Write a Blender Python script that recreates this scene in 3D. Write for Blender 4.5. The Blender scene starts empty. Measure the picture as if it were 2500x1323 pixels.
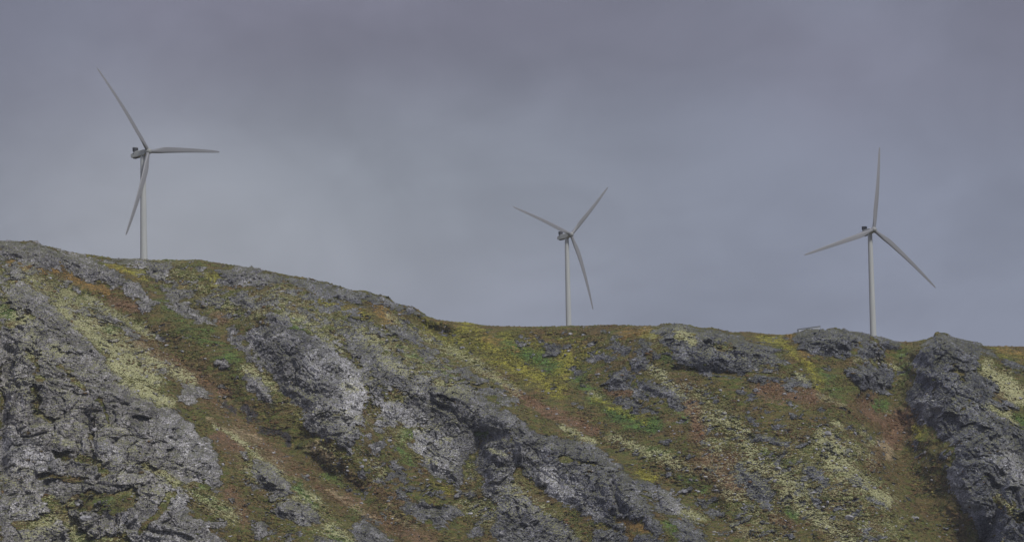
import bpy, math, random
import numpy as np
from math import radians, sin, cos, pi
from mathutils import Matrix, Vector

S = bpy.context.scene
# ---------------------------------------------------------------- camera
F_PX, CX, CY = 7000.0, 1250.0, 661.5          # focal length and centre, in pixels of the 2500 px photograph
CAM_H, PITCH, ROLL = 3.0, 5.5, -1.2
cam_d = bpy.data.cameras.new("camera")
cam = bpy.data.objects.new("camera", cam_d)
S.collection.objects.link(cam)
cam_d.sensor_width = 36.0
cam_d.lens = 36.0 * F_PX / 2500.0
cam_d.clip_start, cam_d.clip_end = 1.0, 60000.0
cam.matrix_world = Matrix.Translation((0, 0, CAM_H)) @ Matrix.Rotation(radians(90 + PITCH), 4, 'X') @ Matrix.Rotation(radians(ROLL), 4, 'Z')
S.camera = cam
S.view_settings.view_transform = 'Standard'
S.view_settings.look = 'None'
S.view_settings.exposure = 0.0
S.view_settings.gamma = 1.0
S.cycles.volume_bounces = 0
S.cycles.max_bounces = 5
S.cycles.use_denoising = True

SUN_EL, SUN_AZ = 50.0, 146.0                 # azimuth from +Y, clockwise seen from above

# ---------------------------------------------------------------- node helpers
class NT:
    def __init__(self, tree):
        self.t = tree; self.n = tree.nodes; self.l = tree.links; self.n.clear()
    def new(self, typ, **kw):
        n = self.n.new(typ)
        for k, v in kw.items(): setattr(n, k, v)
        return n
    def put(self, sock, v):
        if isinstance(v, bpy.types.NodeSocket): self.l.new(v, sock)
        elif v is not None:
            if hasattr(sock.default_value, '__len__') and not hasattr(v, '__len__'): v = [v] * len(sock.default_value)
            if hasattr(v, '__len__') and len(v) == 3 and len(sock.default_value) == 4: v = tuple(v) + (1,)
            sock.default_value = v
    def math(self, op, a, b=None, c=None, clamp=False):
        n = self.new('ShaderNodeMath', operation=op, use_clamp=clamp)
        for i, v in enumerate((a, b, c)):
            if v is not None: self.put(n.inputs[i], v)
        return n.outputs[0]
    def vmath(self, op, a, b=None):
        n = self.new('ShaderNodeVectorMath', operation=op)
        self.put(n.inputs[0], a)
        if b is not None: self.put(n.inputs[1], b)
        return n.outputs['Value'] if op in ('DOT_PRODUCT', 'LENGTH') else n.outputs[0]
    def step(self, v, lo, hi, a=0.0, b=1.0):
        n = self.new('ShaderNodeMapRange', interpolation_type='SMOOTHSTEP')
        self.put(n.inputs[0], v)
        for i, x in enumerate((lo, hi, a, b)): self.put(n.inputs[i + 1], x)
        return n.outputs[0]
    def mix(self, f, a, b, blend='MIX'):
        n = self.new('ShaderNodeMix', data_type='RGBA', blend_type=blend)
        self.put(n.inputs[0], f); self.put(n.inputs[6], a); self.put(n.inputs[7], b)
        return n.outputs[2]
    def noise(self, vec, scale, detail=4, rough=0.55, dist=0.0):
        n = self.new('ShaderNodeTexNoise')
        self.put(n.inputs['Vector'], vec); self.put(n.inputs['Scale'], scale)
        self.put(n.inputs['Detail'], detail); self.put(n.inputs['Roughness'], rough); self.put(n.inputs['Distortion'], dist)
        return n.outputs[0]
    def voro(self, vec, scale, feature='F1', out=0):
        n = self.new('ShaderNodeTexVoronoi', feature=feature)
        self.put(n.inputs['Vector'], vec); self.put(n.inputs['Scale'], scale)
        return n.outputs[out]
    def mapping(self, vec, rot=(0, 0, 0), scale=(1, 1, 1), loc=(0, 0, 0)):
        n = self.new('ShaderNodeMapping')
        self.put(n.inputs[0], vec); self.put(n.inputs[1], loc); self.put(n.inputs[2], rot); self.put(n.inputs[3], scale)
        return n.outputs[0]

def srgb(*c):
    return tuple(((x / 255) / 12.92 if x / 255 <= 0.04045 else ((x / 255 + 0.055) / 1.055) ** 2.4) for x in c)

# ---------------------------------------------------------------- world: overcast cloud deck over a Nishita sky
W = bpy.data.worlds.new("World"); S.world = W; W.use_nodes = True
w = NT(W.node_tree)
geo = w.new('ShaderNodeTexCoord').outputs['Generated']
skyt = w.new('ShaderNodeTexSky', sky_type='NISHITA', sun_disc=False)
skyt.sun_elevation, skyt.sun_rotation = radians(SUN_EL), radians(SUN_AZ)
sep = w.new('ShaderNodeSeparateXYZ'); w.l.new(geo, sep.inputs[0])
el = sep.outputs[2]; ax_ = sep.outputs[0]
n1 = w.noise(w.mapping(geo, rot=(0, 0.25, 0), scale=(7, 7, 13)), 1.0, 5, 0.52, 0.6)
n2 = w.noise(w.mapping(geo, scale=(18, 18, 30), loc=(3, 1, 7)), 1.0, 4, 0.5, 0.8)
n3 = w.noise(w.mapping(geo, scale=(5, 5, 7), loc=(9, 4, 2)), 1.0, 3, 0.5, 0.4)
def glow(px, py, rx, rz):                    # thinner cloud in one direction of the sky
    a = math.atan((px - CX) / F_PX); e = radians(PITCH) + math.atan((CY - py) / F_PX)
    dx = w.math('DIVIDE', w.math('SUBTRACT', ax_, sin(a)), rx)
    dz = w.math('DIVIDE', w.math('SUBTRACT', el, sin(e)), rz)
    r2 = w.math('ADD', w.math('MULTIPLY', dx, dx), w.math('MULTIPLY', dz, dz))
    return w.math('POWER', 2.718, w.math('MULTIPLY', r2, -1.0))
base = w.mix(w.step(el, 0.085, 0.19), srgb(134, 140, 158), srgb(118, 118, 135))
base = w.mix(w.step(n3, 0.35, 0.65, 0, 0.55), base, srgb(124, 131, 148))
base = w.mix(w.math('MULTIPLY', glow(560, 560, .11, .045), 0.95), base, srgb(153, 156, 163))
base = w.mix(w.math('MULTIPLY', glow(1000, 420, .09, .04), 0.5), base, srgb(140, 148, 160))
base = w.mix(w.math('MULTIPLY', glow(1250, 30, .12, .03), 0.5), base, srgb(117, 115, 131))
shade = w.math('ADD', w.step(n1, 0.3, 0.7, 0.88, 1.10), w.step(n2, 0.3, 0.7, -0.045, 0.045))
base = w.mix(1.0, base, shade, 'MULTIPLY')
up = w.step(el, 0.22, 0.9, 1.0, 2.7)          # an overcast sky is brightest overhead
base = w.mix(1.0, base, up, 'MULTIPLY')
b1 = w.new('ShaderNodeBackground'); w.put(b1.inputs[0], skyt.outputs[0]); b1.inputs[1].default_value = 0.06
b2 = w.new('ShaderNodeBackground'); w.put(b2.inputs[0], base); b2.inputs[1].default_value = 1.0
mx = w.new('ShaderNodeMixShader'); mx.inputs[0].default_value = 0.985
w.l.new(b1.outputs[0], mx.inputs[1]); w.l.new(b2.outputs[0], mx.inputs[2])
wo = w.new('ShaderNodeOutputWorld'); w.l.new(mx.outputs[0], wo.inputs[0])

sun_d = bpy.data.lights.new("sun", 'SUN'); sun_d.energy = 2.7; sun_d.angle = radians(10); sun_d.color = (1.0, 0.965, 0.91)
sun = bpy.data.objects.new("sun", sun_d); S.collection.objects.link(sun)
sd_ = Vector((sin(radians(SUN_AZ)) * cos(radians(SUN_EL)), cos(radians(SUN_AZ)) * cos(radians(SUN_EL)), sin(radians(SUN_EL))))
sun.rotation_euler = sd_.to_track_quat('Z', 'Y').to_euler()

# ---------------------------------------------------------------- geometry between photograph and place
_a, _b = radians(90 + PITCH), radians(ROLL)
RC = np.array([[1, 0, 0], [0, cos(_a), -sin(_a)], [0, sin(_a), cos(_a)]]) @ np.array([[cos(_b), -sin(_b), 0], [sin(_b), cos(_b), 0], [0, 0, 1]])
def unproj(px, py, Y):
    px, py, Y = np.broadcast_arrays(np.asarray(px, float), np.asarray(py, float), np.asarray(Y, float))
    d = np.stack([(px - CX) / F_PX, -(py - CY) / F_PX, -np.ones_like(px)], -1) @ RC.T
    k = Y / d[..., 1]
    return d * k[..., None] + np.array([0, 0, CAM_H])
def proj(P):
    q = (np.asarray(P, float) - np.array([0, 0, CAM_H])) @ RC
    return CX + F_PX * q[..., 0] / -q[..., 2], CY - F_PX * q[..., 1] / -q[..., 2]

# ---------------------------------------------------------------- numpy noise
def _h(ix, iy, iz, seed):
    h = (ix.astype(np.int64) * 73856093) ^ (iy.astype(np.int64) * 19349663) ^ (iz.astype(np.int64) * 83492791) ^ (seed * 2654435)
    h = (h ^ (h >> 13)) * 1274126177 & 0xffffffff
    h = (h ^ (h >> 16)) * 668265263 & 0xffffffff
    return ((h ^ (h >> 15)) & 0xffff).astype(np.float32) / 65535.0
def vnoise(x, y, z, seed=0):
    xi, yi, zi = np.floor(x), np.floor(y), np.floor(z)
    fx, fy, fz = [(v - vi).astype(np.float32) for v, vi in ((x, xi), (y, yi), (z, zi))]
    fx, fy, fz = [f * f * f * (f * (f * 6 - 15) + 10) for f in (fx, fy, fz)]
    r = 0
    for a in (0, 1):
        wx = fx if a else 1 - fx
        for b in (0, 1):
            wy = fy if b else 1 - fy
            for c in (0, 1):
                wz = fz if c else 1 - fz
                r = r + wx * wy * wz * _h(xi + a, yi + b, zi + c, seed)
    return r * 2 - 1
def fbm(x, y, z, s, octv=4, rough=0.5, seed=0):
    r, a, t = 0, 1.0, 0.0
    for o in range(octv):
        f = 2.03 ** o / s
        r = r + a * vnoise(x * f + 17.3 * o, y * f + 5.1 * o, z * f + 9.7 * o, seed + o); t += a; a *= rough
    return r / t * 1.6
def worley(u, v, seed=0):
    """nearest cell of a jittered grid: F1, F2, cell random numbers and local offset"""
    ui, vi = np.floor(u), np.floor(v)
    F1 = np.full(u.shape, 9.0, np.float32); F2 = F1.copy()
    ru = np.zeros_like(F1); rv = ru.copy(); rr = ru.copy(); lu = ru.copy(); lv = ru.copy()
    z = np.zeros_like(ui)
    for a in (-1, 0, 1):
        for b in (-1, 0, 1):
            cx, cy = ui + a, vi + b
            du = u - (cx + _h(cx, cy, z, seed)); dv = v - (cy + _h(cx, cy, z, seed + 1))
            d = np.sqrt(du * du + dv * dv).astype(np.float32)
            m = d < F1
            F2 = np.where(m, F1, np.minimum(F2, d)); F1 = np.where(m, d, F1)
            lu = np.where(m, du, lu); lv = np.where(m, dv, lv)
            ru = np.where(m, _h(cx, cy, z, seed + 2) * 2 - 1, ru)
            rv = np.where(m, _h(cx, cy, z, seed + 3) * 2 - 1, rv)
            rr = np.where(m, _h(cx, cy, z, seed + 4) * 2 - 1, rr)
    return F1, F2, ru, rv, rr, lu, lv
def sst(x, lo, hi):
    t = np.clip((x - lo) / (hi - lo), 0, 1); return t * t * (3 - 2 * t)

# ---------------------------------------------------------------- survey of the hillside (tile letter, then points in that tile)
TILE = {'A': (0, 560), 'B': (0, 923), 'C': (620, 640), 'D': (620, 923), 'E': (1240, 760), 'F': (1240, 923), 'G': (1860, 780), 'H': (1860, 923)}
TS = 640 / 2117.0
def tp(t, pts):
    p = np.array(pts, float).reshape(-1, 2)
    return p if t == 'P' else p * TS + np.array(TILE[t])
CREST = tp('P', [-4500,700,-2600,640,-1200,560,-500,575,-150,582,0,586.6,22,587,45,589,92,589.3,104,597.8,142,607.8,181,616.5,236,624,272,629.5,342,632.5,378,634.7,438,634.7,484,633.5,
 508,638,559,646,620,653.6,680,666,747,678.7,798,687.8,832,700.5,862,710,892,710,919,719,940,721.6,952.5,728,965,739.8,1010,749.4,1037,765.5,1041,771.5,1067,779.7,
 1104,784.5,1134,786.6,1194,794.8,1240,796.9,1346,797,1421,794.8,1497,792.3,1603,796.3,1615,790.8,1640,789.5,1663,790.2,1711,799.9,1739,799.9,1754,803,1778,810,1829,810.5,
 1880,816.5,1905,818.4,1935.6,813.9,1940,810,1950.7,809,1962,805,1976,801.3,1990,803.5,2002,806,2012.7,805.7,2020,802.5,2034,800.6,2071,806.6,2102,809.6,2120,814,2127.5,819.3,2162,823,
 2189,833,2216,835.3,2238,833,2262,826.9,2280,819.3,2283,811.7,2289,810,2313,814.8,2325,820.8,2356,828.4,2386,834.4,2404,844,2500,845.6,2700,850,3200,800,4200,840,5500,760,7000,830])
ROCK = [
('D',[870,20,1060,-30,1110,150,1040,240,960,170,900,90]),
('C',[700,600,900,650,1080,800,1260,930,1240,1000,1000,960,860,820,760,720]),
('A',[0,95,60,90,150,100,200,150,215,190,250,240,200,290,130,270,60,250,0,245]),
('A',[215,110,300,100,345,125,430,150,600,190,620,220,700,260,850,300,950,350,1020,400,1070,420,1150,450,1200,500,1280,600,1240,590,1150,550,1080,540,1000,470,900,470,830,430,760,420,700,400,640,390,560,345,500,300,430,280,400,320,330,290,260,250,220,190,200,140]),
('A',[920,232,1200,240,1350,300,1340,340,1380,400,1420,460,1350,440,1280,420,1200,370,1170,320,1050,290,950,270]),
('A',[1280,440,1400,460,1500,500,1600,560,1640,600,1560,580,1450,550,1330,510,1270,470]),
('A',[1340,540,1400,550,1500,600,1620,680,1740,740,1740,760,1600,750,1520,710,1430,690,1380,640,1340,580]),
('A',[1730,330,1900,330,1960,300,2117,325,2117,450,2000,440,1900,480,1800,420,1740,380]),
('A',[1670,570,1760,550,1810,600,1770,630,1690,610]),
('A',[1900,540,2000,510,2080,600,2050,650,1950,620,1900,580]),
('A',[1100,580,1180,580,1250,660,1200,680,1140,660]),
('A',[1730,1060,1800,1050,1845,1100,1800,1125,1740,1090]),
('A',[1820,810,1880,820,1960,900,2060,1020,2117,1080,2117,1150,2020,1060,1930,980,1880,900,1830,860]),
('A',[0,430,80,440,200,420,260,480,330,540,380,560,470,640,560,780,650,870,740,910,820,1000,850,1080,930,1180,930,1323,0,1323,0,1000]),
('A',[1260,850,1320,860,1390,930,1330,920,1280,880]),
('A',[790,680,900,690,970,750,900,750,820,740,790,700]),
('A',[990,760,1040,770,1120,860,1090,880,1010,840]),
('A',[0,250,130,300,250,380,180,400,100,440,0,420]),
('A',[600,500,650,505,660,540,620,540]),
('A',[660,620,730,640,720,670,670,655]),
('A',[1960,1190,2117,1150,2117,1323,2030,1290]),
('A',[1490,1270,1600,1260,1700,1323,1500,1323]),
('B',[0,-40,930,-40,960,60,1150,130,1290,190,1390,210,1470,300,1560,380,1640,460,1740,570,1800,680,1820,790,1830,840,1740,860,1560,840,1480,870,1500,960,1520,1050,1560,1110,1700,1160,1940,1190,1940,1220,1700,1220,1850,1323,1850,1480,0,1480]),
('B',[1480,60,1600,80,1700,150,1740,170,1640,160,1560,200,1430,215,1430,180]),
('B',[1790,200,1880,240,1890,285,1830,260]),
('B',[1920,220,2060,270,2090,300,2040,360,1960,290]),
('B',[1960,590,2100,640,2117,700,1990,660]),
('C',[0,530,130,540,220,570,400,560,520,590,640,640,700,720,800,780,870,900,890,1010,900,1130,860,1180,890,1250,880,1323,450,1323,380,1200,280,1090,200,970,120,850,50,760,0,700,-40,650,-150,620,-160,580]),
('C',[100,420,170,385,250,410,290,500,240,540,150,510,100,460]),
('C',[-20,70,200,95,230,150,160,180,60,180,-20,150]),
('C',[310,140,450,150,590,170,700,220,800,240,850,290,930,370,950,410,880,370,780,330,700,310,600,290,520,260,420,220,330,190]),
('C',[930,240,1060,270,1140,330,1180,380,1100,350,1000,310,940,280]),
('C',[1270,380,1380,415,1400,470,1330,440,1270,410]),
('C',[1100,530,1200,540,1300,590,1390,650,1300,660,1200,620,1110,570]),
('C',[850,760,930,730,1020,830,1120,900,1260,930,1240,970,1150,960,1000,920,900,870]),
('C',[1180,1000,1400,980,1550,1000,1700,1050,1850,1110,2000,1200,2117,1280,2117,1323,1020,1323,1020,1200,1050,1130,1130,1130,1250,1120,1230,1050]),
('C',[480,340,560,380,640,450,600,460,520,400]),
('C',[1150,430,1270,470,1260,500,1180,490]),
('C',[930,500,1040,560,1050,600,960,560]),
('C',[650,550,800,560,1000,680,1060,760,960,700,820,650,700,600]),
('D',[200,-60,900,-60,910,200,860,270,890,330,890,450,860,480,800,560,780,620,700,560,620,490,520,470,450,420,400,330,350,200,260,100]),
('D',[1020,260,1060,200,1300,60,1700,70,1900,200,2117,300,2117,480,1900,470,1780,440,1780,520,1740,620,1690,750,1640,880,1560,830,1440,790,1360,700,1340,640,1260,520,1280,430,1340,400,1200,390,1060,350]),
('D',[1840,480,2117,470,2117,830,2050,900,1950,1000,1870,930,1820,800,1780,720,1820,600]),
('D',[840,760,900,730,950,760,920,820,850,800]),
('D',[930,540,1040,530,1050,580,1000,605,960,580]),
('D',[1120,700,1210,680,1220,740,1140,740]),
('D',[1200,870,1340,880,1340,910,1200,900]),
('D',[1400,910,1470,900,1480,940,1410,935]),
('D',[1180,1010,1300,1040,1430,1010,1600,1010,1670,1110,1640,1160,1500,1170,1350,1170,1280,1110]),
('D',[1600,930,1670,900,1670,960,1620,1000]),
('D',[150,1010,300,980,430,1010,550,1120,540,1180,380,1180,220,1150,150,1090]),
('D',[0,640,100,690,220,770,330,910,200,930,60,880,0,880]),
('D',[0,1140,100,1160,130,1220,60,1323,0,1323]),
('D',[490,1270,600,1280,720,1300,720,1400,490,1400]),
('D',[790,1190,900,1120,1000,1180,1080,1260,1130,1323,1130,1400,950,1400,800,1260]),
('D',[1370,1160,1500,1190,1470,1210,1380,1200]),
('D',[1720,1240,1850,1220,1850,1280,1730,1270]),
('D',[-60,0,60,20,150,120,170,190,110,210,40,160,-60,60]),
('D',[970,390,1040,400,1030,440,960,430]),
('D',[960,830,1080,810,1060,860,990,860]),
('D',[400,770,460,790,450,815,410,800]),
('D',[1010,1110,1090,1160,1060,1180,1010,1140]),
('D',[1310,730,1360,740,1340,770,1310,760]),
('F',[0,300,70,320,250,470,450,480,700,520,820,640,960,760,1020,830,1100,960,1180,1040,1240,1170,1240,1240,1180,1240,1060,1150,930,1140,890,1110,940,1240,930,1270,800,1190,680,1150,560,1090,500,1060,400,1000,330,960,260,900,200,850,130,760,60,680,0,620]),
('F',[1040,800,1180,860,1290,890,1400,990,1410,1040,1330,1110,1230,1105,1190,1000,1100,940,1020,850]),
('F',[1310,1140,1450,1120,1580,1200,1630,1280,1600,1400,1430,1400,1330,1200]),
('F',[0,830,60,830,140,930,250,1040,380,1120,480,1200,560,1290,600,1400,-80,1400,-120,1200,-60,1000]),
('F',[1000,1240,1150,1260,1280,1323,1280,1400,1050,1400,1000,1280]),
('F',[700,1190,850,1210,960,1280,980,1400,700,1400]),
('F',[1500,960,1600,960,1610,1010,1530,1020]),
('F',[1560,1060,1640,1050,1750,1100,1740,1120,1600,1110]),
('F',[1840,700,1900,680,2000,770,2117,880,2117,1060,2040,1010,1950,920,1850,800]),
('F',[1570,710,1650,700,1730,820,1680,830]),
('F',[1680,1210,1710,1220,1720,1270,1690,1265]),
('E',[470,165,530,170,540,200,480,195]),
('E',[100,240,190,235,180,290,110,280]),
('E',[240,215,320,240,500,280,420,320,380,380,290,350,290,280]),
('E',[800,200,920,200,900,240,830,250]),
('E',[850,270,960,260,1000,310,940,350,870,320]),
('E',[1030,220,1110,220,1150,280,1210,350,1200,385,1110,340,1040,270]),
('E',[680,340,790,320,840,380,800,450,720,400]),
('E',[630,380,690,380,700,410,640,405]),
('E',[500,430,570,430,600,490,650,510,600,545,530,530,500,480]),
('E',[395,475,450,470,440,500,400,495]),
('E',[180,320,240,330,230,370,200,360]),
('E',[840,480,910,470,990,530,960,610,900,635,830,620,805,570]),
('E',[980,420,1080,360,1150,400,1170,450,1110,480,1020,470]),
('E',[1050,570,1110,540,1250,580,1350,640,1450,690,1420,720,1440,770,1380,835,1310,770,1220,700,1150,690,1080,640]),
('E',[870,690,1000,720,1100,760,1240,800,1220,835,1100,820,1020,830,960,780,880,730]),
('E',[1020,640,1100,660,1140,720,1090,720,1030,680]),
('E',[1210,120,1260,100,1400,100,1560,132,1650,132,1780,170,1880,210,1960,250,2100,270,2117,300,2117,440,2040,440,1980,470,1880,510,1800,510,1770,490,1650,480,1640,530,1560,500,1440,450,1380,420,1340,370,1310,300,1230,250,1160,190]),
('E',[1910,530,2000,490,2117,520,2100,570,1950,560]),
('E',[1840,640,1900,610,1950,660,1910,690,1850,670]),
('E',[740,1000,800,1010,810,1030,750,1020]),
('E',[1160,1000,1240,1030,1320,1050,1300,1070,1230,1050,1160,1030]),
('E',[500,715,560,740,590,775,540,760]),
('E',[1910,860,1990,870,2040,930,1990,940,1920,900]),
('E',[1980,970,2060,1000,2100,1040,2040,1050,1990,1010]),
('G',[260,100,300,90,390,60,500,70,575,58,700,80,800,90,870,110,860,160,800,210,740,290,700,330,640,310,560,310,450,300,400,250,330,220,280,180]),
('G',[860,160,950,210,1000,280,1010,320,900,310,800,320,740,300,800,210]),
('G',[940,135,1000,132,1090,165,1120,230,1100,250,1020,250,960,190]),
('G',[640,380,760,360,900,360,1000,390,1090,390,1080,440,1040,500,1050,580,960,590,880,570,800,540,720,480,660,420]),
('G',[1390,120,1415,80,1540,125,1640,150,1740,175,1830,240,1900,320,2000,350,2080,370,2200,430,2060,400,1950,390,1850,300,1760,280,1740,380,1800,450,1870,500,1890,580,1880,650,1960,660,2100,680,2090,720,1980,700,1850,680,1800,700,1870,740,1980,790,2040,850,2300,880,2500,1323,1490,1323,1480,1280,1530,1200,1560,1100,1440,1090,1560,1060,1570,1000,1500,980,1440,970,1380,900,1360,870,1280,850,1240,790,1190,700,1170,620,1200,500,1240,420,1210,320,1240,260,1300,200,1330,160]),
('G',[0,220,50,210,100,250,160,320,220,380,120,390,0,350]),
('G',[0,430,50,440,130,470,220,450,330,470,390,510,400,570,320,540,230,560,170,530,100,490,0,480]),
('G',[490,380,560,350,560,400,500,410]),
('G',[200,740,260,720,320,790,240,800]),
('G',[820,930,880,930,890,970,830,970]),
('G',[1230,960,1260,970,1240,1040,1215,1020]),
('H',[0,450,60,460,200,520,230,570,160,590,60,520,0,490]),
('H',[280,690,380,700,480,780,520,860,420,830,330,770]),
('H',[350,920,400,900,470,1060,420,1040,360,970]),
('H',[640,770,740,780,880,880,860,900,740,860,650,820]),
('H',[800,940,880,940,1010,1000,1010,1070,930,1030,830,990]),
('H',[0,960,80,1000,100,1080,0,1050]),
('H',[1490,800,1520,900,1560,980,1600,1060,1670,1080,1720,1230,1800,1323,1820,1500,2500,1500,2500,500,1500,700]),
]
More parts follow.
